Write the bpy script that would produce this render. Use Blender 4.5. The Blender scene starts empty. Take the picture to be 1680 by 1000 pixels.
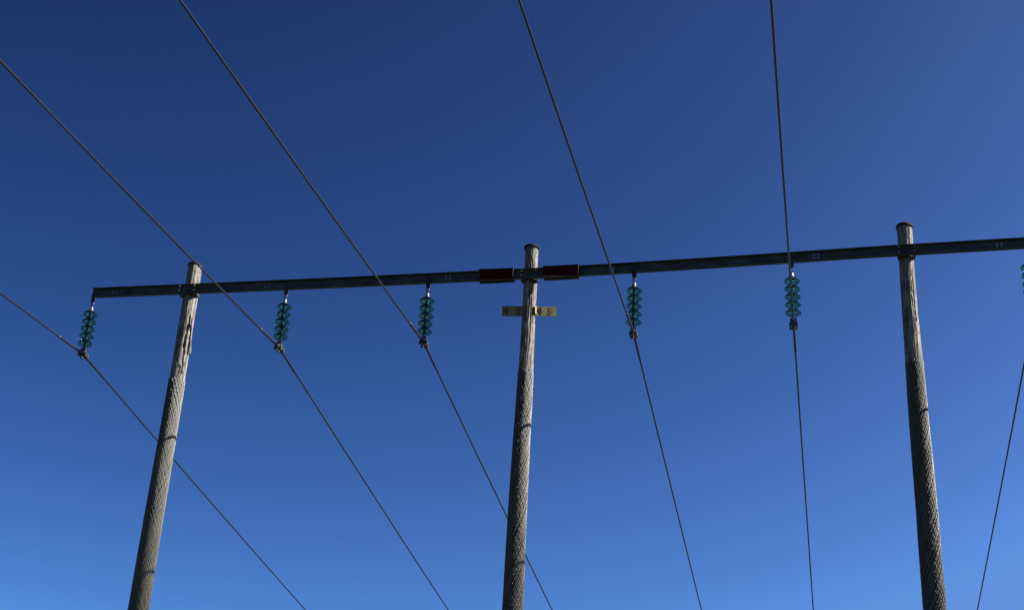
import bpy, math, random
import numpy as np
from mathutils import Vector, Matrix, noise

S = bpy.context.scene
COL = S.collection
R = math.radians
random.seed(7)

# ------------------------------------------------------------------ camera
# world frame: X along the crossarm, Y away from the viewer, Z up, origin under the middle pole
cam_d = bpy.data.cameras.new('camera')
cam_d.sensor_fit = 'HORIZONTAL'
cam_d.sensor_width = 36.0
cam_d.lens = 36.0 * 2500.0 / 1680.0
cam_d.clip_start = 0.1
cam_d.clip_end = 6000.0
cam = bpy.data.objects.new('camera', cam_d)
COL.objects.link(cam)
ca, sa = 0.97305, 0.23059
A = Matrix(((ca, -sa, 0), (sa, ca, 0), (0, 0, 1)))
M = Matrix(((0.998582, -0.053239, 0.0), (-0.02347, -0.440214, -0.897586), (0.047787, 0.896313, -0.440839)))
cam.matrix_world = Matrix.Translation((5.3026, -23.6664, 1.6)) @ (A @ M).to_4x4()
S.camera = cam

# ------------------------------------------------------------------ sky and sun
SUN_EL = R(41.2)
SUN_AZ = R(8.5)                      # from +X (right along the arm) towards +Y (behind it)
w = bpy.data.worlds.new('World')
S.world = w
w.use_nodes = True
nt = w.node_tree
nt.nodes.clear()
sky = nt.nodes.new('ShaderNodeTexSky')
sky.sky_type = 'NISHITA'
sky.sun_disc = False
sky.sun_elevation = SUN_EL
sky.sun_rotation = R(90) - SUN_AZ
sky.altitude = 900
sky.air_density = 0.8
sky.dust_density = 3.4
sky.ozone_density = 3.0
# contrast grade and cap put on the sky colour: deep blue overhead, lighter towards the horizon
pre = nt.nodes.new('ShaderNodeVectorMath')
pre.operation = 'SCALE'
pre.inputs['Scale'].default_value = 0.1
gam = nt.nodes.new('ShaderNodeGamma')
gam.inputs[1].default_value = 2.82
mul = nt.nodes.new('ShaderNodeVectorMath')
mul.operation = 'MULTIPLY'
mul.inputs[1].default_value = (63.0, 46.0, 26.4)
lim = nt.nodes.new('ShaderNodeVectorMath')
lim.operation = 'MINIMUM'
lim.inputs[1].default_value = (0.31, 0.72, 1.82)
bg = nt.nodes.new('ShaderNodeBackground')
bg.inputs[1].default_value = 0.1
wo = nt.nodes.new('ShaderNodeOutputWorld')
nt.links.new(sky.outputs[0], pre.inputs[0])
nt.links.new(pre.outputs[0], gam.inputs[0])
nt.links.new(gam.outputs[0], mul.inputs[0])
nt.links.new(mul.outputs[0], lim.inputs[0])
nt.links.new(lim.outputs[0], bg.inputs[0])
nt.links.new(bg.outputs[0], wo.inputs[0])

sun_d = bpy.data.lights.new('sun', 'SUN')
sun_d.energy = 5.0
sun_d.angle = R(0.53)
sun_d.color = (1.0, 0.955, 0.89)
sun = bpy.data.objects.new('sun', sun_d)
COL.objects.link(sun)
sd = Vector((math.cos(SUN_EL) * math.cos(SUN_AZ), math.cos(SUN_EL) * math.sin(SUN_AZ), math.sin(SUN_EL)))
sun.rotation_euler = sd.to_track_quat('Z', 'Y').to_euler()
sun.location = sd * 80

vs = S.view_settings
S.display_settings.display_device = 'sRGB'
vs.view_transform = 'Standard'
vs.look = 'None'
vs.exposure = 2.0
vs.gamma = 1.0
vs.use_curve_mapping = False
S.cycles.max_bounces = 10
S.cycles.transmission_bounces = 10


# ------------------------------------------------------------------ materials
class Mat:
    def __init__(s, name):
        s.m = bpy.data.materials.new(name)
        s.m.use_nodes = True
        s.t = s.m.node_tree
        s.b = s.t.nodes['Principled BSDF']
        s.c = s.t.nodes.new('ShaderNodeTexCoord')

    def node(s, kind, **kw):
        n = s.t.nodes.new(kind)
        for k, v in kw.items():
            setattr(n, k, v)
        return n

    def link(s, a, b):
        s.t.links.new(a, b)

    def mapped(s, scale, loc=(0, 0, 0)):
        mp = s.node('ShaderNodeMapping')
        mp.inputs['Scale'].default_value = scale
        mp.inputs['Location'].default_value = loc
        s.link(s.c.outputs['Object'], mp.inputs['Vector'])
        return mp.outputs[0]

    def noise(s, vec, scale, detail=4, rough=0.55):
        n = s.node('ShaderNodeTexNoise')
        n.inputs['Scale'].default_value = scale
        n.inputs['Detail'].default_value = detail
        n.inputs['Roughness'].default_value = rough
        s.link(vec, n.inputs['Vector'])
        return n.outputs['Fac']

    def ramp(s, fac, stops):
        r = s.node('ShaderNodeValToRGB')
        e = r.color_ramp.elements
        while len(e) < len(stops):
            e.new(0.5)
        for i, (p, c) in enumerate(stops):
            e[i].position = p
            e[i].color = (c[0], c[1], c[2], 1)
        s.link(fac, r.inputs[0])
        return r.outputs[0]

    def mix(s, fac, a, b, mode='MIX'):
        n = s.node('ShaderNodeMix', data_type='RGBA', blend_type=mode)
        for sock, v in ((n.inputs[0], fac), (n.inputs[6], a), (n.inputs[7], b)):
            if isinstance(v, (int, float)):
                sock.default_value = v
            elif isinstance(v, tuple):
                sock.default_value = (v[0], v[1], v[2], 1)
            else:
                s.link(v, sock)
        return n.outputs[2]

    def bump(s, h, strength, dist):
        n = s.node('ShaderNodeBump')
        n.inputs['Strength'].default_value = strength
        n.inputs['Distance'].default_value = dist
        s.link(h, n.inputs['Height'])
        s.link(n.outputs[0], s.b.inputs['Normal'])

    def set(s, rough=0.6, metal=0.0, spec=None):
        s.b.inputs['Roughness'].default_value = rough
        s.b.inputs['Metallic'].default_value = metal
        if spec is not None:
            s.b.inputs['Specular IOR Level'].default_value = spec
        return s


def metal_mat(name, dark, light, rough, metal, scale=25.0, spec=None):
    k = Mat(name)
    f = k.noise(k.mapped((1, 1, 1)), scale, 5, 0.65)
    k.link(k.ramp(f, [(0.3, dark), (0.7, light)]), k.b.inputs['Base Color'])
    k.bump(f, 0.15, 0.003)
    return k.set(rough, metal, spec).m


def wood_mat(name, seed, mesh_z):
    """weathered pole: silvery grey above, brown treated wood below the top of the netting"""
    k = Mat(name)
    grain = k.noise(k.mapped((9, 9, 0.55), (seed, 0, 0)), 5.0, 6, 0.6)
    fine = k.noise(k.mapped((30, 30, 1.6), (0, seed, 0)), 4.0, 5, 0.65)
    blot = k.noise(k.mapped((3.5, 3.5, 1.6), (seed, seed, 0)), 2.2, 5, 0.6)
    base = k.ramp(grain, [(0.30, (0.05, 0.042, 0.035)), (0.44, (0.16, 0.148, 0.132)), (0.56, (0.30, 0.288, 0.27)), (0.8, (0.42, 0.41, 0.395))])
    streak = k.ramp(fine, [(0.38, (0.12, 0.105, 0.09)), (0.49, (0.72, 0.70, 0.67)), (0.62, (1, 1, 1))])
    top = k.mix(1.0, base, streak, 'MULTIPLY')
    warm = k.ramp(blot, [(0.34, (0.60, 0.54, 0.47)), (0.5, (0.94, 0.92, 0.89)), (0.7, (1.0, 1.0, 1.0))])
    top = k.mix(1.0, top, warm, 'MULTIPLY')
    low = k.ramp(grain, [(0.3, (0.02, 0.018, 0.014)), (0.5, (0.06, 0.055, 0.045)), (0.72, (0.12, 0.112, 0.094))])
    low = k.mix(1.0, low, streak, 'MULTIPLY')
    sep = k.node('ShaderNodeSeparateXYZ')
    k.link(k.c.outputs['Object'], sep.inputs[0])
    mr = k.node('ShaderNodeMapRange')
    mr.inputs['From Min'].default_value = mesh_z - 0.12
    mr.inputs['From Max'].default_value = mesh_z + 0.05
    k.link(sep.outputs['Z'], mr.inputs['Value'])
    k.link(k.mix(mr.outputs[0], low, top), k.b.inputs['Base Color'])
    k.bump(k.mix(0.5, grain, fine), 0.9, 0.02)
    return k.set(0.9, 0.0, 0.15).m


_g = Mat('galvanised_steel_dull')
_n1 = _g.noise(_g.mapped((1.3, 1, 5)), 2.2, 6, 0.65)
_n2 = _g.noise(_g.mapped((14, 1, 2.0)), 1.6, 5, 0.7)
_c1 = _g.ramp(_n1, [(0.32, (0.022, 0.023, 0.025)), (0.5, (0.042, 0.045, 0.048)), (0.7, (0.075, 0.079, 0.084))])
_c2 = _g.ramp(_n2, [(0.56, (1.0, 1.0, 1.0)), (0.68, (0.72, 0.56, 0.45))])
_g.link(_g.mix(1.0, _c1, _c2, 'MULTIPLY'), _g.b.inputs['Base Color'])
STEEL = _g.set(0.65, 0.0, 0.2).m
STEEL_DARK = metal_mat('dark_steel', (0.018, 0.018, 0.019), (0.035, 0.035, 0.035), 0.55, 0.0, 30.0, 0.25)
ZINC = metal_mat('bright_zinc', (0.15, 0.15, 0.15), (0.22, 0.22, 0.215), 0.4, 0.0, 40.0)
CAST = metal_mat('cast_fitting', (0.014, 0.014, 0.014), (0.03, 0.03, 0.03), 0.5, 0.0, 45.0, 0.3)
CAPMET = metal_mat('insulator_cap_zinc', (0.03, 0.03, 0.03), (0.06, 0.06, 0.059), 0.45, 0.0, 45.0)
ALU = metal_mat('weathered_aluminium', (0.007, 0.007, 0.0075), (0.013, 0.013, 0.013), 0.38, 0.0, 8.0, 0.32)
NETTING = metal_mat('netting_wire', (0.08, 0.077, 0.066), (0.16, 0.155, 0.133), 0.6, 0.0, 30.0, 0.3)
CAPM = metal_mat('pole_cap_metal', (0.008, 0.008, 0.0085), (0.014, 0.014, 0.014), 0.85, 0.0, 20.0, 0.08)
MAROON = metal_mat('redaction_maroon', (0.030, 0.0013, 0.0013), (0.042, 0.0019, 0.0019), 0.9, 0.0, 15.0, 0.05)
YELLOW = metal_mat('faded_yellow_enamel', (0.14, 0.122, 0.048), (0.21, 0.185, 0.075), 0.55, 0.0, 14.0, 0.3)
DIGIT = metal_mat('black_lettering', (0.008, 0.007, 0.006), (0.02, 0.018, 0.015), 0.6, 0.0, 30.0, 0.2)
DIGIT_SHADED = metal_mat('shade_paled_lettering', (0.05, 0.045, 0.02), (0.085, 0.072, 0.03), 0.6, 0.0, 24.0, 0.2)  # left plate's digits paled: the low contrast of shade put into the colour
DIGIT_WORN = metal_mat('worn_lettering', (0.095, 0.082, 0.034), (0.16, 0.14, 0.057), 0.6, 0.0, 24.0, 0.2)

_g = Mat('teal_glass')
_f = _g.noise(_g.mapped((1, 1, 1)), 9.0, 3)
_g.link(_g.ramp(_f, [(0.3, (0.065, 0.37, 0.275)), (0.7, (0.10, 0.47, 0.355))]), _g.b.inputs['Base Color'])
_g.b.inputs['Transmission Weight'].default_value = 1.0
_g.b.inputs['IOR'].default_value = 1.52
_g.set(0.03, 0.0)
GLASS = _g.m

_g = Mat('heath_ground')
_n1 = _g.noise(_g.mapped((1, 1, 1)), 0.06, 6, 0.6)
_n2 = _g.noise(_g.mapped((1, 1, 1)), 2.5, 6, 0.7)
_c1 = _g.ramp(_n1, [(0.35, (0.02, 0.026, 0.01)), (0.55, (0.04, 0.043, 0.017)), (0.7, (0.055, 0.05, 0.028))])
_c2 = _g.ramp(_n2, [(0.3, (0.5, 0.5, 0.5)), (0.7, (1.1, 1.1, 1.05))])
_g.link(_g.mix(1.0, _c1, _c2, 'MULTIPLY'), _g.b.inputs['Base Color'])
_g.bump(_n2, 0.6, 0.1)
_g.set(0.95, 0.0, 0.1)
GROUND = _g.m


# ------------------------------------------------------------------ mesh helpers
class MB:
    def __init__(s):
        s.v, s.f = [], []

    def add(s, vs_, fs):
        o = len(s.v)
        s.v += [tuple(p) for p in vs_]
        s.f += [tuple(i + o for i in f) for f in fs]
        return s

    def box(s, c, d, mat=None):
        x, y, z = (k / 2 for k in d)
        pts = [Vector((i * x, j * y, k * z)) for k in (-1, 1) for j in (-1, 1) for i in (-1, 1)]
        if mat:
            pts = [mat @ p for p in pts]
        pts = [p + Vector(c) for p in pts]
        return s.add(pts, [(0, 2, 3, 1), (4, 5, 7, 6), (0, 1, 5, 4), (2, 6, 7, 3), (0, 4, 6, 2), (1, 3, 7, 5)])

    def lathe(s, prof, n=32, c=(0, 0, 0), closed=False):
        """profile [(r, z)] spun round Z"""
        vs_, fs = [], []
        for r, z in prof:
            for i in range(n):
                a = 2 * math.pi * i / n
                vs_.append((c[0] + r * math.cos(a), c[1] + r * math.sin(a), c[2] + z))
        m = len(prof)
        for j in range(m if closed else m - 1):
            k = (j + 1) % m
            for i in range(n):
                i2 = (i + 1) % n
                fs.append((j * n + i, j * n + i2, k * n + i2, k * n + i))
        if not closed:
            fs.append(tuple(range(n - 1, -1, -1)))
            fs.append(tuple((m - 1) * n + i for i in range(n)))
        return s.add(vs_, fs)

    def tube(s, pts, r, n=8, closed=False):
        pts = [Vector(p) for p in pts]
        m = len(pts)
        rs = r if isinstance(r, (list, tuple)) else [r] * m
        vs_, fs = [], []
        up = None
        for j in range(m):
            if closed:
                t = pts[(j + 1) % m] - pts[j - 1]
            else:
                t = pts[min(j + 1, m - 1)] - pts[max(j - 1, 0)]
            t.normalize()
            if up is None:
                up = Vector((0, 0, 1)) if abs(t.z) < 0.9 else Vector((1, 0, 0))
            side = t.cross(up).normalized()
            up = side.cross(t).normalized()
            for i in range(n):
                a = 2 * math.pi * i / n
                vs_.append(pts[j] + rs[j] * (math.cos(a) * side + math.sin(a) * up))
        for j in range(m if closed else m - 1):
            k = (j + 1) % m
            for i in range(n):
                i2 = (i + 1) % n
                fs.append((j * n + i, j * n + i2, k * n + i2, k * n + i))
        if not closed:
            fs.append(tuple(range(n - 1, -1, -1)))
            fs.append(tuple((m - 1) * n + i for i in range(n)))
        return s.add(vs_, fs)

    def prism(s, poly, z0, z1):
        n = len(poly)
        vs_ = [(x, y, z0) for x, y in poly] + [(x, y, z1) for x, y in poly]
        fs = [tuple(range(n - 1, -1, -1)), tuple(range(n, 2 * n))]
        fs += [(i, (i + 1) % n, n + (i + 1) % n, n + i) for i in range(n)]
        return s.add(vs_, fs)

    def build(s, name, mat, parent=None, loc=(0, 0, 0), smooth=False, bevel=0.0):
        me = bpy.data.meshes.new(name)
        me.from_pydata(s.v, [], s.f)
        me.validate()
        me.update()
        import bmesh
        bm = bmesh.new()
        bm.from_mesh(me)
        bmesh.ops.recalc_face_normals(bm, faces=bm.faces)
        if bevel:
            bmesh.ops.bevel(bm, geom=[e for e in bm.edges if len(e.link_faces) == 2 and e.calc_face_angle(0) > 0.6],
                            offset=bevel, segments=2, affect='EDGES', clamp_overlap=True)
        bm.to_mesh(me)
        bm.free()
        me.materials.append(mat)
        if smooth:
            me.polygons.foreach_set('use_smooth', [True] * len(me.polygons))
            if smooth != 'all':
                me.set_sharp_from_angle(angle=R(38))
        o = bpy.data.objects.new(name, me)
        COL.objects.link(o)
        o.location = loc
        if parent:
            o.parent = parent
        return o


def tag(o, label=None, cat=None, group=None, kind=None):
    if label:
        o['label'] = label
    if cat:
        o['category'] = cat
    if group:
        o['group'] = group
    if kind:
        o['kind'] = kind
    return o


def empty(name, loc):
    o = bpy.data.objects.new(name, None)
    COL.objects.link(o)
    o.location = loc
    o.empty_display_size = 0.2
    return o


def copy_tree(o, parent=None):
    c = o.copy()
    COL.objects.link(c)
    if parent:
        c.parent = parent
    for ch in list(o.children):
        copy_tree(ch, c)
    return c


# ------------------------------------------------------------------ ground
gb = MB()
GN = 40
for j in range(GN + 1):
    for i in range(GN + 1):
        x = -2400 + 4800 * i / GN
        y = -2400 + 4800 * j / GN
        d = math.hypot(x, y)
        gb.v.append((x, y, 0.0 if d < 200 else min(1.0, (d - 200) / 800) * 3.0 * noise.noise((x / 500, y / 500, 3))))
for j in range(GN):
    for i in range(GN):
        a = j * (GN + 1) + i
        gb.f.append((a, a + 1, a + GN + 2, a + GN + 1))
tag(gb.build('ground', GROUND, smooth='all'), kind='structure')


# ------------------------------------------------------------------ crossarm
BOT = [(-8.53, 14.144), (-6.6, 14.112), (-3.9, 14.076), (-1.1, 14.048), (0.0, 14.038), (1.1, 14.038), (3.6, 14.058), (6.06, 14.092), (8.7, 14.102)]
_bx = np.array([p[0] for p in BOT])
_bz = np.array([p[1] for p in BOT])


def beam_bottom(x):
    xs = np.linspace(x - 0.5, x + 0.5, 5)
    return float(np.interp(np.clip(xs, _bx[0], _bx[-1]), _bx, _bz).mean())


BH = 0.192           # channel height
BF = 0.068           # flange width
WT = 0.008           # web thickness
FT = 0.011           # flange thickness
HANG = [-8.505, -4.611, -1.885, 1.878, 4.605, 8.492]
HOLES = [-8.085, -5.0, -1.52, 1.47, 5.03, 8.06]


def make_beam():
    b = MB()
    hs = 0.017       # hole size
    gaps = []
    for h in HOLES:
        for dx in (-0.036, 0.036):
            gaps.append((h + dx - hs / 2, h + dx + hs / 2))
    xb = sorted(set([-8.53, 8.7] + [round(-8.53 + 0.4 * i, 3) for i in range(1, 43)] + [g for p in gaps for g in p]))
    zr = [FT, 0.073, 0.073 + hs, 0.126, 0.126 + hs, BH - FT]
    nx, nz = len(xb), len(zr)

    def is_hole(i, k):
        mid = (xb[i] + xb[i + 1]) / 2
        return k in (1, 3) and any(p[0] < mid < p[1] for p in gaps)
    o = len(b.v)
    for y in (-WT, 0.0):
        for k in range(nz):
            for i in range(nx):
                b.v.append((xb[i], y, beam_bottom(xb[i]) + zr[k]))
    ix = lambda s, k, i: o + s * nx * nz + k * nx + i
    for i in range(nx - 1):
        for k in range(nz - 1):
            if is_hole(i, k):
                for (p, q) in (((k, i), (k, i + 1)), ((k, i + 1), (k + 1, i + 1)), ((k + 1, i + 1), (k + 1, i)), ((k + 1, i), (k, i))):
                    b.f.append((ix(0, *p), ix(0, *q), ix(1, *q), ix(1, *p)))
            else:
                b.f.append((ix(0, k, i), ix(0, k, i + 1), ix(0, k + 1, i + 1), ix(0, k + 1, i)))
                b.f.append((ix(1, k, i + 1), ix(1, k, i), ix(1, k + 1, i), ix(1, k + 1, i + 1)))
    for i in (0, nx - 1):
        for k in range(nz - 1):
            b.f.append((ix(0, k, i), ix(0, k + 1, i), ix(1, k + 1, i), ix(1, k, i)))
    # flanges, tapering a little towards their tips, open towards the viewer
    for low in (True, False):
        sec = [(0.0, 0.0), (0.0, FT), (-WT, FT + 0.006), (-BF, FT - 0.003), (-BF, 0.0)]
        if not low:
            sec = [(y, BH - z) for y, z in sec]
        o = len(b.v)
        n = len(sec)
        for x in xb:
            for y, z in sec:
                b.v.append((x, y, beam_bottom(x) + z))
        for i in range(nx - 1):
            for k in range(n):
                k2 = (k + 1) % n
                b.f.append((o + i * n + k, o + i * n + k2, o + (i + 1) * n + k2, o + (i + 1) * n + k))
        b.f.append(tuple(o + k for k in range(n)))
        b.f.append(tuple(o + (nx - 1) * n + k for k in range(n - 1, -1, -1)))
    return b


arm = make_beam().build('crossarm', STEEL)
tag(arm, 'long dull steel channel crossarm bolted across the fronts of three wooden poles', 'crossarm')

# ------------------------------------------------------------------ poles: (z, x, y, radius) rows
POLES = {
    'left': [(14.80, -6.580, .130, .130), (14.69, -6.576, .130, .130), (14.39, -6.572, .130, .131), (14.16, -6.570, .130, .1345), (13.27, -6.576, .128, .139),
             (12.62, -6.577, .126, .141), (12.24, -6.577, .124, .1415), (11.46, -6.587, .122, .146), (9.87, -6.606, .118, .156), (8.12, -6.621, .114, .166), (0.0, -6.68, .10, .200)],
    'middle': [(14.76, -.026, .140, .1175), (14.66, -.025, .140, .1175), (14.04, -.020, .138, .118), (13.57, -.021, .136, .121), (13.0, -.023, .135, .1225),
               (12.33, -.027, .134, .1265), (11.61, -.034, .132, .133), (11.13, -.042, .130, .136), (9.73, -.055, .127, .148), (8.07, -.056, .126, .160), (0.0, -.09, .12, .195)],
    'right': [(14.745, 6.544, .140, .1235), (14.6, 6.544, .140, .1225), (14.12, 6.537, .140, .1165), (13.67, 6.532, .140, .1205), (13.12, 6.530, .140, .127),
              (12.33, 6.540, .140, .1365), (11.6, 6.541, .140, .1430), (11.09, 6.545, .140, .147), (9.68, 6.560, .138, .157), (8.02, 6.568, .137, .165), (0.0, 6.60, .13, .200)],
}
MESH_TOP = {'left': 12.42, 'middle': 12.30, 'right': 12.18}
CAM = Vector((5.3026, -23.6664))


def pole_at(key, z):
    t = sorted(POLES[key])
    zz = [p[0] for p in t]
    return tuple(float(np.interp(z, zz, [p[i] for p in t])) for i in (1, 2, 3))


def make_pole(key, seed, cracks, knots, label):
    rows = POLES[key]
    base = Vector((rows[-1][1], rows[-1][2], 0.0))
    top = rows[0][0]
    mt = MESH_TOP[key]
    zs = list(np.arange(0.0, 7.5, 0.5)) + list(np.arange(7.5, mt - 0.3, 0.06)) + list(np.arange(mt - 0.3, top - 0.02, 0.022)) + [top]
    n = 112
    b = MB()
    cd = (CAM - Vector((base.x, base.y))).normalized()
    front = math.atan2(cd.y, cd.x)
    for z in zs:
        x, y, r = pole_at(key, z)
        wob = 0.008 * noise.noise((seed, 0, z * 0.7))
        for i in range(n):
            th = 2 * math.pi * i / n          # measured from the viewer's side, positive to the viewer's right
            a = front + th
            cx, cy = math.cos(a), math.sin(a)
            rr = r + wob
            rr += 0.0035 * noise.noise((cx * 7 + seed, cy * 7, z * 0.45)) + 0.0022 * noise.noise((cx * 22 + seed, cy * 22, z * 1.3))
            rr += 0.003 * noise.noise((cx * 2.2 + seed, cy * 2.2, z * 1.1))
            t = (th + math.pi) % (2 * math.pi) - math.pi
            if z > mt - 0.3:
                g = noise.noise((cx * 30 + seed, cy * 30, z * 2.2))
                if g < -0.32:
                    rr -= 0.012 * min(1.0, (-0.32 - g) * 4)
            for (z0, z1, path, wid, dep) in cracks:
                if z0 < z < z1:
                    f = (z - z0) / (z1 - z0)
                    c = np.interp(f, np.linspace(0, 1, len(path)), path) + 0.05 * noise.noise((seed, 9.0, z * 7))
                    wv = wid * (0.35 + 0.65 * math.sin(math.pi * min(1, max(0, f))) ** 0.5) * (0.75 + 0.5 * noise.noise((seed, 4.0, z * 9)))
                    dd = abs(t - c) * r
                    if dd < wv:
                        rr -= dep * (1 - (dd / wv) ** 2) ** 0.5
            for (kz, kt, kr, kd) in knots:
                dd = math.hypot((t - kt) * r, (z - kz) * 0.7)
                if dd < kr:
                    rr += kd * (1 - (dd / kr) ** 2)
            b.v.append((x - base.x + rr * cx, y - base.y + rr * cy, z))
    m = len(zs)
    for j in range(m - 1):
        for i in range(n):
            i2 = (i + 1) % n
            b.f.append((j * n + i, j * n + i2, (j + 1) * n + i2, (j + 1) * n + i))
    b.f.append(tuple(range(n - 1, -1, -1)))
    b.f.append(tuple((m - 1) * n + i for i in range(n)))
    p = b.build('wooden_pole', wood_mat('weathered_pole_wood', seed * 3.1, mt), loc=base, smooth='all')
    tag(p, label, 'utility pole', 'wooden poles carrying the crossarm')
    # cap: a domed metal lid with a short skirt, overhanging the shaft
    x, y, r = pole_at(key, top)
    ov = {'left': 0.008, 'middle': 0.022, 'right': 0.021}[key]
    c = MB()
    ro = r + ov
    prof = [(r + 0.001, -0.030), (ro, -0.034), (ro + 0.002, -0.022), (ro, 0.002), (ro * 0.9, 0.02), (ro * 0.6, 0.034), (ro * 0.2, 0.04)]
    c.lathe(prof, 48, (x - base.x, y - base.y, top))
    c.build('pole_cap', CAPM, p, smooth=True)
    # woven wire netting wrapped round the lower shaft
    w_ = MB()
    N = 29
    pitch = 0.041
    zt = mt
    steps = int(zt / pitch)
    for sgn in (1, -1):
        for h in range(N):
            pts = []
            start = zt + random.uniform(-0.03, 0.02) + 0.05 * noise.noise((h * 0.35, seed, sgn))
            for j in range(steps):
                z = start - j * pitch
                if z < 0.02 or (z < 7.2 and j % 2):
                    continue
                x, y, r = pole_at(key, z)
                a = 2 * math.pi * (h + sgn * j * 0.5) / N
                a += 0.05 * noise.noise((z * 1.7, seed, h * 0.37)) + 0.12 * noise.noise((z * 0.35, seed + 3, 0))
                rad = r + 0.0085 + (0.0022 if (j + h) % 2 else -0.0012) + 0.0035 * noise.noise((math.cos(a) * 2 + seed, math.sin(a) * 2, z * 1.5))
                pts.append((x - base.x + rad * math.cos(a), y - base.y + rad * math.sin(a), z))
            w_.tube(pts, 0.0040, 3)
    w_.build('wire_netting', NETTING, p)
    return p, base


pl, base_l = make_pole('left', 2.3,
    [(12.88, 13.70, (0.36, 0.24, 0.24, 0.30, 0.40, 0.36), 0.034, 0.11),
     (12.92, 13.66, (0.98, 0.92, 0.82, 0.70), 0.030, 0.09),
     (13.62, 14.12, (0.80, 0.86, 0.92), 0.012, 0.05),
     (12.46, 13.0, (0.34, 0.44, 0.32, 0.28), 0.016, 0.06),
     (12.5, 13.0, (0.66, 0.72, 0.92), 0.009, 0.04),
     (12.7, 14.1, (-0.36, -0.33, -0.36, -0.30), 0.007, 0.02)],
    [(14.62, 0.70, 0.035, -0.02), (12.66, 0.12, 0.04, 0.008)],
    'cracked wooden pole with a split, splintered side, nearest the free end of the crossarm')
pm, base_m = make_pole('middle', 5.9,
    [(12.6, 13.9, (0.20, 0.28, 0.22, 0.30), 0.009, 0.03),
     (13.3, 14.0, (-0.12, -0.08, -0.10), 0.006, 0.015),
     (14.25, 14.72, (0.10, 0.07, 0.06), 0.008, 0.03)],
    [(13.75, -0.5, 0.035, 0.010), (13.2, 0.8, 0.03, -0.012)],
    'middle wooden pole, between the two maroon-covered signs and with yellow number plates')
pr, base_r = make_pole('right', 9.4,
    [(12.4, 13.3, (0.55, 0.62, 0.70), 0.010, 0.03), (14.25, 14.68, (0.62, 0.56, 0.6), 0.010, 0.03), (12.9, 13.9, (0.8, 0.72, 0.85), 0.008, 0.025)],
    [(13.42, 0.70, 0.04, -0.02), (12.9, 0.85, 0.03, -0.015), (13.7, 0.6, 0.03, -0.012)],
    'wooden pole with wide overhanging cap and no plates near it, farthest right')

# the long splinter standing off the left pole
sp = MB()
cd = (CAM - Vector((base_l.x, base_l.y))).normalized()
fr = math.atan2(cd.y, cd.x)
K = 26
secs = []
for j in range(K + 1):
    f = j / K
    z = 13.72 - f * 0.78
    x, y, r = pole_at('left', z)
    a = fr + R(66) + 0.02 * f
    off = -0.010 + 0.040 * f ** 1.5 + 0.004 * noise.noise((1, 2, z * 8))
    wd = 0.004 + 0.026 * min(1, f * 2.2) * (1 - 0.25 * f) + 0.003 * noise.noise((5, 2, z * 10))
    th = 0.006 + 0.008 * f
    er = Vector((math.cos(a), math.sin(a), 0))
    et = Vector((-math.sin(a), math.cos(a), 0))
    c = Vector((x - base_l.x, y - base_l.y, z)) + er * (r + off)
    secs.append([c + et * wd, c + er * th, c - et * wd, c - er * th * 0.7])
for s_ in secs:
    sp.v += [tuple(p) for p in s_]
for j in range(K):
    for i in range(4):
        i2 = (i + 1) % 4
        sp.f.append((j * 4 + i, j * 4 + i2, j * 4 + 4 + i2, j * 4 + 4 + i))
sp.f += [(3, 2, 1, 0), (K * 4, K * 4 + 1, K * 4 + 2, K * 4 + 3)]
sp.build('splinter', pl.data.materials[0], pl)

# ------------------------------------------------------------------ crossarm fittings at each pole
for key, px in (('left', -6.572), ('middle', -0.02), ('right', 6.538)):
    zb = beam_bottom(px)
    x, y, r = pole_at(key, zb)
    # saddle plates: horizontal plates between beam and pole, cut out to the pole's curve
    sb = MB()
    for zz in (zb - 0.012, zb + BH - 0.03):
        half = r + 0.036
        poly = [(x - half, 0.002), (x + half, 0.002), (x + half, 0.045), (x + r + 0.016, y + 0.01), (x + r + 0.003, y + 0.01)]
        for i in range(1, 24):
            a = math.pi * i / 24
            poly.append((x + (r + 0.002) * math.cos(a), y + 0.005 - (r + 0.002) * math.sin(a)))
        poly += [(x - r - 0.003, y + 0.01), (x - r - 0.016, y + 0.01), (x - half, 0.045)]
        # keep the cut-out behind the beam's back face
        poly = [(px_, max(py_, 0.002)) for px_, py_ in poly]
        sb.prism(poly, zz, zz + 0.010)
    for s in (-1, 1):
        sb.box((x + s * (r + 0.030), 0.022, zb + BH / 2 - 0.012), (0.008, 0.038, BH - 0.036))
    sb.build('saddle_bracket', STEEL_DARK, arm)
    for zz in (0.046, 0.140):
        pts = []
        for yy in (-0.105, -0.05, 0.0, y):
            pts.append((x + r + 0.012, yy, zb + zz))
        for i in range(1, 16):
            a = math.pi * i / 16
            pts.append((x + (r + 0.012) * math.cos(a), y + (r + 0.012) * math.sin(a), zb + zz))
        for yy in (y, 0.0, -0.05, -0.105):
            pts.append((x - r - 0.012, yy, zb + zz))
        ub = MB().tube(pts, 0.0095, 10).build('u_bolt', ZINC, arm, smooth=True)
        for s in (-1, 1):
            nb = MB()
            nb.lathe([(0.017, 0.0), (0.017, 0.016)], 6)
            for q in range(len(nb.v) - 12, len(nb.v)):
                vx, vy, vz = nb.v[q]
                nb.v[q] = (x + s * (r + 0.012) + vx, -WT - 0.004 - vz, zb + zz + vy)
            nb.box((x + s * (r + 0.012), -WT - 0.002, zb + zz), (0.05, 0.004, 0.04))
            nb.build('nut', CAST, ub)
    cb = MB()
    cb.lathe([(0.016, 0.0), (0.016, 0.03)], 6)
    cb.v = [(x + vx, -WT - vz, zb + 0.094 + vy) for vx, vy, vz in cb.v]
    cb.build('centre_bolt', STEEL_DARK, arm)


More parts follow.
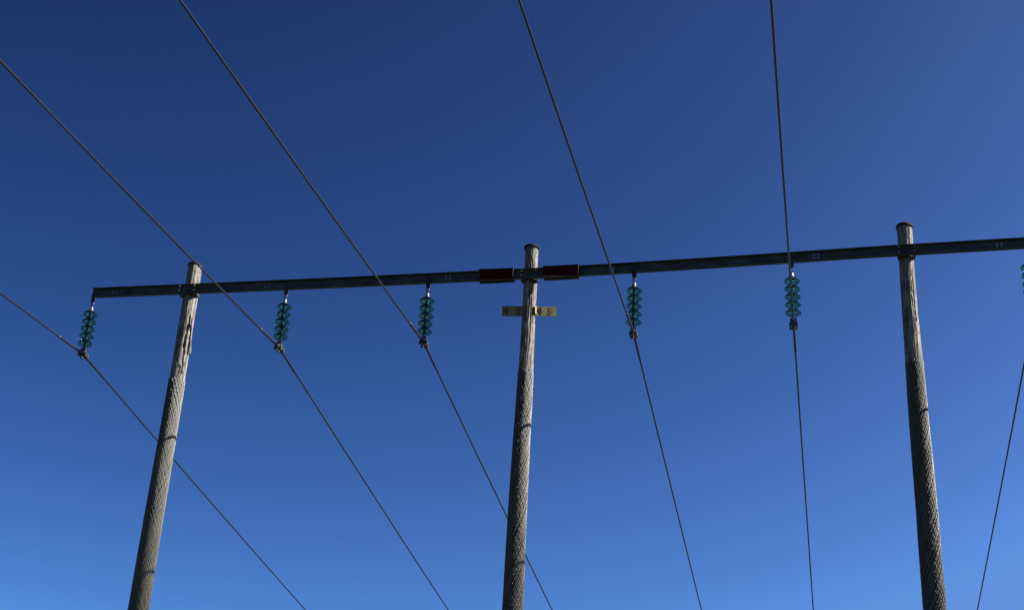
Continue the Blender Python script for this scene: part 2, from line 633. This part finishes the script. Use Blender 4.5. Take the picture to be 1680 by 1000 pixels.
# ------------------------------------------------------------------ plates on the crossarm
def plate_on_arm(x0, x1, mx, mz, mw, mh, tilt, label):
    zb = beam_bottom((x0 + x1) / 2)
    xc = (x0 + x1) / 2
    zc = zb + 0.076
    slope = (beam_bottom(x1) - beam_bottom(x0)) / (x1 - x0)
    t = empty('sign_plate', (xc, -BF - 0.002, zc))
    t.rotation_euler = (0, -slope, 0)
    tag(t, label, 'sign', 'signs under maroon redaction blocks on the crossarm')
    wd, hh = x1 - x0, 0.224
    bk = MB().box((0, -0.009, 0.012), (wd, 0.018, hh))
    for z in (0.012 - hh / 2 + 0.005, 0.012 + hh / 2 - 0.005):
        bk.box((0, -0.024, z), (wd, 0.012, 0.010))
    for x in (-wd / 2 + 0.006, wd / 2 - 0.006):
        bk.box((x, -0.0235, 0.012), (0.012, 0.011, hh - 0.022))
    bk.build('backing_frame', STEEL_DARK, t)
    # the twin plate facing the other way, clamped to the back of the beam
    rp = MB().box((0, BF + 0.060, 0.027), (wd, 0.030, hh))
    for x in (-wd * 0.3, wd * 0.3):
        rp.box((x, BF + 0.0235, 0.016), (0.04, 0.039, 0.03))
    rp.build('rear_panel', STEEL_DARK, t)
    MB().box((0, -0.0205, 0.012), (wd - 0.024, 0.004, hh - 0.022)).build('yellow_panel', YELLOW, t)
    mp = MB().box((0, 0, 0), (mw, 0.005, mh)).build('redaction_block', MAROON, t, loc=(mx, -0.0335, mz))  # added cover: a redaction block over the yellow sign, no real plate
    mp.rotation_euler = (0, tilt, 0)
    return t


plate_on_arm(-0.940, -0.295, 0.008, 0.012, 0.616, 0.210, R(2.0), 'yellow-edged sign under a dark maroon redaction block, on the crossarm left of the middle pole')
plate_on_arm(0.246, 0.890, 0.0, 0.020, 0.628, 0.192, R(2.0), 'sign under a dark maroon redaction block with yellow strip beneath, on the crossarm right of the middle pole')


# ------------------------------------------------------------------ number plates on the middle pole
def digit(ch, size, mat, parent, loc, name='digit'):
    cu = bpy.data.curves.new('lettering', 'FONT')
    cu.body = ch
    cu.size = size
    cu.align_x = 'CENTER'
    cu.align_y = 'CENTER'
    cu.extrude = 0.0012
    cu.offset = size * 0.022
    tmp = bpy.data.objects.new('lettering', cu)
    COL.objects.link(tmp)
    me = bpy.data.meshes.new_from_object(tmp.evaluated_get(bpy.context.evaluated_depsgraph_get()))
    bpy.data.objects.remove(tmp)
    me.materials.clear()
    me.materials.append(mat)
    o = bpy.data.objects.new(name, me)
    COL.objects.link(o)
    o.parent = parent
    o.rotation_euler = (R(90), 0, 0)
    o.location = loc
    return o


def number_plate(side, label, glyphs, lip):
    zc = 13.460 if side < 0 else 13.452
    x, y, r = pole_at('middle', zc)
    ang = R(16) if side > 0 else R(8)            # each plate is nailed to its own side of the pole
    t = empty('number_plate', (x + side * (r - 0.012), y - 0.035, zc))
    t.rotation_euler = (0, R(0.0) if side < 0 else R(-2.6), ang)
    tag(t, label, 'number plate', 'yellow number plates on the middle pole')
    wd, hh = (0.37, 0.205) if side < 0 else (0.390, 0.190)
    b = MB().box((side * wd / 2, 0, 0), (wd, 0.005, hh))
    b.build('plate', YELLOW, t, bevel=0.0015)
    if lip:                                      # the bent flange nailed round the pole
        l = MB()
        l.box((side * 0.018, -0.03, 0.012), (0.006, 0.055, hh - 0.03), Matrix.Rotation(R(-28), 3, 'Z'))
        l.build('bent_lip', YELLOW, t)
    for off in (0.035, wd - 0.03):
        nh = MB().lathe([(0.007, 0.0), (0.006, 0.0012), (0.003, 0.002)], 10)
        nh.v = [(side * off + x_, -0.0025 - z_, hh * 0.36 + y_) for x_, y_, z_ in nh.v]
        nh.build('nail_head', CAST, t)
    for ch, off, size, mat in glyphs:
        digit(ch, size, mat, t, (side * off, -0.0042, 0.0))
    return t


number_plate(-1, 'shaded yellow-green plate numbered 4 5, on the left of the middle pole', [('4', 0.300, 0.20, DIGIT_SHADED), ('5', 0.075, 0.20, DIGIT_SHADED)], False)
number_plate(1, 'sunlit yellow plate with black 4 and a worn digit, right of the middle pole', [('4', 0.085, 0.20, DIGIT), ('5', 0.28, 0.20, DIGIT_WORN)], True)

# ------------------------------------------------------------------ conductors' shape: both spans fall away from the clamp
S_F, K_F, A_F = 0.08946, 0.00068, -0.01831
S_B, K_B, A_B = 0.09008, 0.00045, -0.01367
CLAMP_DROP = 1.165


def wire_point(u):
    """offset from the clamp at signed distance u along the line (u < 0 towards the viewer)"""
    s, k, an = (S_F, K_F, A_F) if u < 0 else (S_B, K_B, A_B)
    d = abs(u)
    sg = -1 if u < 0 else 1
    return Vector((sg * math.sin(an) * d, sg * math.cos(an) * d, -s * d + k * d * d - 0.0))


# ------------------------------------------------------------------ insulator string
def glass_profile():
    # outside of the shed from the cap down to the rim bead, then the underside with two ribs back to the pin
    return [(0.046, 0.031), (0.056, 0.027), (0.078, 0.015), (0.100, -0.001), (0.120, -0.021), (0.131, -0.036), (0.1355, -0.045), (0.1350, -0.053), (0.130, -0.057),
            (0.1245, -0.053), (0.121, -0.041), (0.112, -0.027), (0.097, -0.012), (0.0925, -0.030), (0.088, -0.034), (0.084, -0.030), (0.081, -0.001),
            (0.068, 0.006), (0.062, -0.014), (0.057, -0.018), (0.052, -0.014), (0.048, 0.010), (0.030, 0.006), (0.024, -0.024), (0.014, -0.028), (0.012, 0.012), (0.030, 0.028)]


def make_string():
    t = empty('insulator_string', (0, 0, 0))
    # bracket bolted to the beam: plate with a pointed foot, in the plane of the arm
    h = MB()
    pts = [(-0.041, 0.10), (0.041, 0.10), (0.041, -0.062), (0.022, -0.088), (-0.022, -0.088), (-0.041, -0.062)]
    h.prism(pts, 0.002, 0.014)
    h.v = [(x, z, y) for x, y, z in h.v]
    for zz in (0.05, 0.12):
        h.box((0, -WT - 0.010, zz), (0.026, 0.018, 0.026))
    h.box((0, 0.008, 0.115), (0.08, 0.012, 0.03))
    h.build('hanger_bracket', STEEL_DARK, t)
    l = MB()
    lk = [(0.023 * math.cos(a), 0.008, -0.122 + 0.050 * math.sin(a)) for a in [2 * math.pi * i / 24 for i in range(24)]]
    l.tube(lk, 0.010, 8, closed=True)
    l.build('shackle', CAST, t, smooth=True)
    for k in range(5):
        z = -0.300 - 0.1515 * k
        d = MB().lathe(glass_profile(), 48, closed=True)
        g = d.build('glass_disc', GLASS, t, loc=(0, 0.008, z), smooth='all')
        c = MB()
        c.lathe([(0.014, 0.122), (0.022, 0.120), (0.027, 0.112), (0.031, 0.075), (0.038, 0.052), (0.050, 0.036), (0.053, 0.026), (0.047, 0.0255)], 32)
        c.build('metal_cap', CAPMET, g, smooth=True)
        p = MB().lathe([(0.011, 0.009), (0.011, -0.045), (0.015, -0.049), (0.015, -0.056), (0.009, -0.060)], 20)
        p.build('pin', CAST, g, smooth=True)
    # suspension clamp
    zc = -CLAMP_DROP
    cl = MB()
    # socket eye
    cl.lathe([(0.024, -0.955), (0.028, -0.970), (0.026, -1.005), (0.015, -1.030)], 20, (0, 0.008, 0))
    cl.box((0, 0.008, -1.055), (0.022, 0.052, 0.060))
    # side straps down to the trunnions
    for s in (-1, 1):
        cl.box((s * 0.036, 0.008, -1.095), (0.012, 0.055, 0.125))
        cl.lathe([(0.022, -0.008), (0.022, 0.016)], 14)
        for q in range(len(cl.v) - 28, len(cl.v)):
            vx, vy, vz = cl.v[q]
            cl.v[q] = (s * (0.048 + vz), 0.008 + vx, zc + 0.012 + vy)
    pin = [(x, 0.008, -1.062) for x in (-0.062, 0.062)]
    cl.tube(pin, 0.011, 10)
    # boat-shaped body under the conductor
    secs = 15
    o = len(cl.v)
    rn = 10
    for j in range(secs):
        u = -0.165 + 0.33 * j / (secs - 1)
        wp = wire_point(u)
        f = abs(u) / 0.165
        ww = 0.041 - 0.010 * f
        dp = 0.056 - 0.024 * f
        for i in range(rn):
            a = math.pi * i / (rn - 1)
            cl.v.append((wp.x + ww * math.cos(a), wp.y + 0.008, zc + wp.z + 0.004 - dp * math.sin(a)))
    for j in range(secs - 1):
        for i in range(rn):
            i2 = (i + 1) % rn
            cl.f.append((o + j * rn + i, o + j * rn + i2, o + (j + 1) * rn + i2, o + (j + 1) * rn + i))
    cl.f.append(tuple(o + i for i in range(rn)))
    cl.f.append(tuple(o + (secs - 1) * rn + i for i in range(rn - 1, -1, -1)))
    clamp = cl.build('suspension_clamp', CAST, t, smooth=True)
    # keeper pressed down on the conductor, curling up at its ends
    kp = MB()
    o = 0
    for j in range(13):
        u = -0.12 + 0.27 * j / 12
        wp = wire_point(u)
        f = max(0.0, (abs(u - 0.015) - 0.08) / 0.055)
        for (xx, zz) in ((-0.027, 0.016), (0.027, 0.016), (0.024, 0.042 + 0.006 * f), (-0.024, 0.042 + 0.006 * f)):
            kp.v.append((wp.x + xx, wp.y + 0.008, zc + wp.z + zz))
    for j in range(12):
        for i in range(4):
            i2 = (i + 1) % 4
            kp.f.append((j * 4 + i, j * 4 + i2, j * 4 + 4 + i2, j * 4 + 4 + i))
    kp.f += [(0, 1, 2, 3), (51, 50, 49, 48)]
    kp.build('keeper', CAPMET, clamp)
    # two U bolts over the keeper, with nuts below
    for u in (-0.062, 0.082):
        wp = wire_point(u)
        y = wp.y + 0.008
        z = zc + wp.z
        pts = [(-0.056, y, z - 0.055), (-0.056, y, z + 0.030), (-0.046, y, z + 0.054), (0.046, y, z + 0.054), (0.056, y, z + 0.030), (0.056, y, z - 0.055)]
        ub = MB().tube(pts, 0.0095, 8)
        for s in (-1, 1):
            ub.lathe([(0.018, z - 0.046), (0.018, z - 0.028)], 6, (s * 0.056, y, 0))
        for s in (-1, 1):
            ub.box((s * 0.05, y, z - 0.016), (0.040, 0.036, 0.018))
        ub.build('u_bolt', CAST, clamp)
    # curved lug under the mouth towards the viewer
    lg = []
    for i in range(15):
        a = math.pi * i / 14
        lg.append((0.0, -0.045 - 0.046 * math.cos(a), zc - 0.040 - 0.062 * math.sin(a)))
    MB().tube(lg, 0.011, 8).build('lug', CAST, clamp, smooth=True)
    return t


STRING_LABELS = [
    'teal glass insulator string hanging from the free left end of the crossarm',
    'teal glass insulator string hanging right beside the cracked left pole',
    'teal glass insulator string hanging just left of the maroon-covered signs',
    'teal glass insulator string hanging just right of the maroon-covered signs',
    'teal glass insulator string with a conductor running straight down over its discs',
    'teal glass insulator string cut off by the right edge of the photo',
]
proto = make_string()
for i, x in enumerate(HANG):
    o = proto if i == 0 else copy_tree(proto)
    o.location = (x, 0.0, beam_bottom(x))
    tag(o, STRING_LABELS[i], 'insulator', 'insulator strings hanging from the crossarm')


# ------------------------------------------------------------------ conductors
def make_conductor():
    us = [-100 + i for i in range(0, 60, 2)] + list(np.arange(-40, -3, 0.5)) + list(np.arange(-3, 3, 0.06)) + list(np.arange(3, 40, 0.5)) + list(range(40, 101, 2))
    pts = [wire_point(u) for u in us]
    c = MB().tube(pts, 0.0155, 12).build('conductor', ALU, smooth='all')
    ar = MB()
    ur = list(np.arange(-0.98, 0.99, 0.07))
    rr = [0.0215] * len(ur)
    rr[0] = rr[-1] = 0.0165
    ar.tube([wire_point(u) for u in ur], rr, 10)
    ar.build('armour_rods', ALU, c, smooth='all')
    return c


WIRE_LABELS = [
    'lowest conductor on the left, clamped under the string at the free end of the crossarm',
    'conductor crossing over the top of the cracked left pole',
    'conductor clamped under the string nearest the maroon-covered signs on their left side',
    'conductor crossing the crossarm just right of the maroon-covered signs',
    'nearly vertical conductor crossing the crossarm and running over its own glass discs',
    'conductor leaning to the left below the right edge of the crossarm',
]
cp = make_conductor()
for i, x in enumerate(HANG):
    o = cp if i == 0 else copy_tree(cp)
    o.location = (x, 0.008, beam_bottom(x) - CLAMP_DROP)
    tag(o, WIRE_LABELS[i], 'power line', 'conductors of the line')
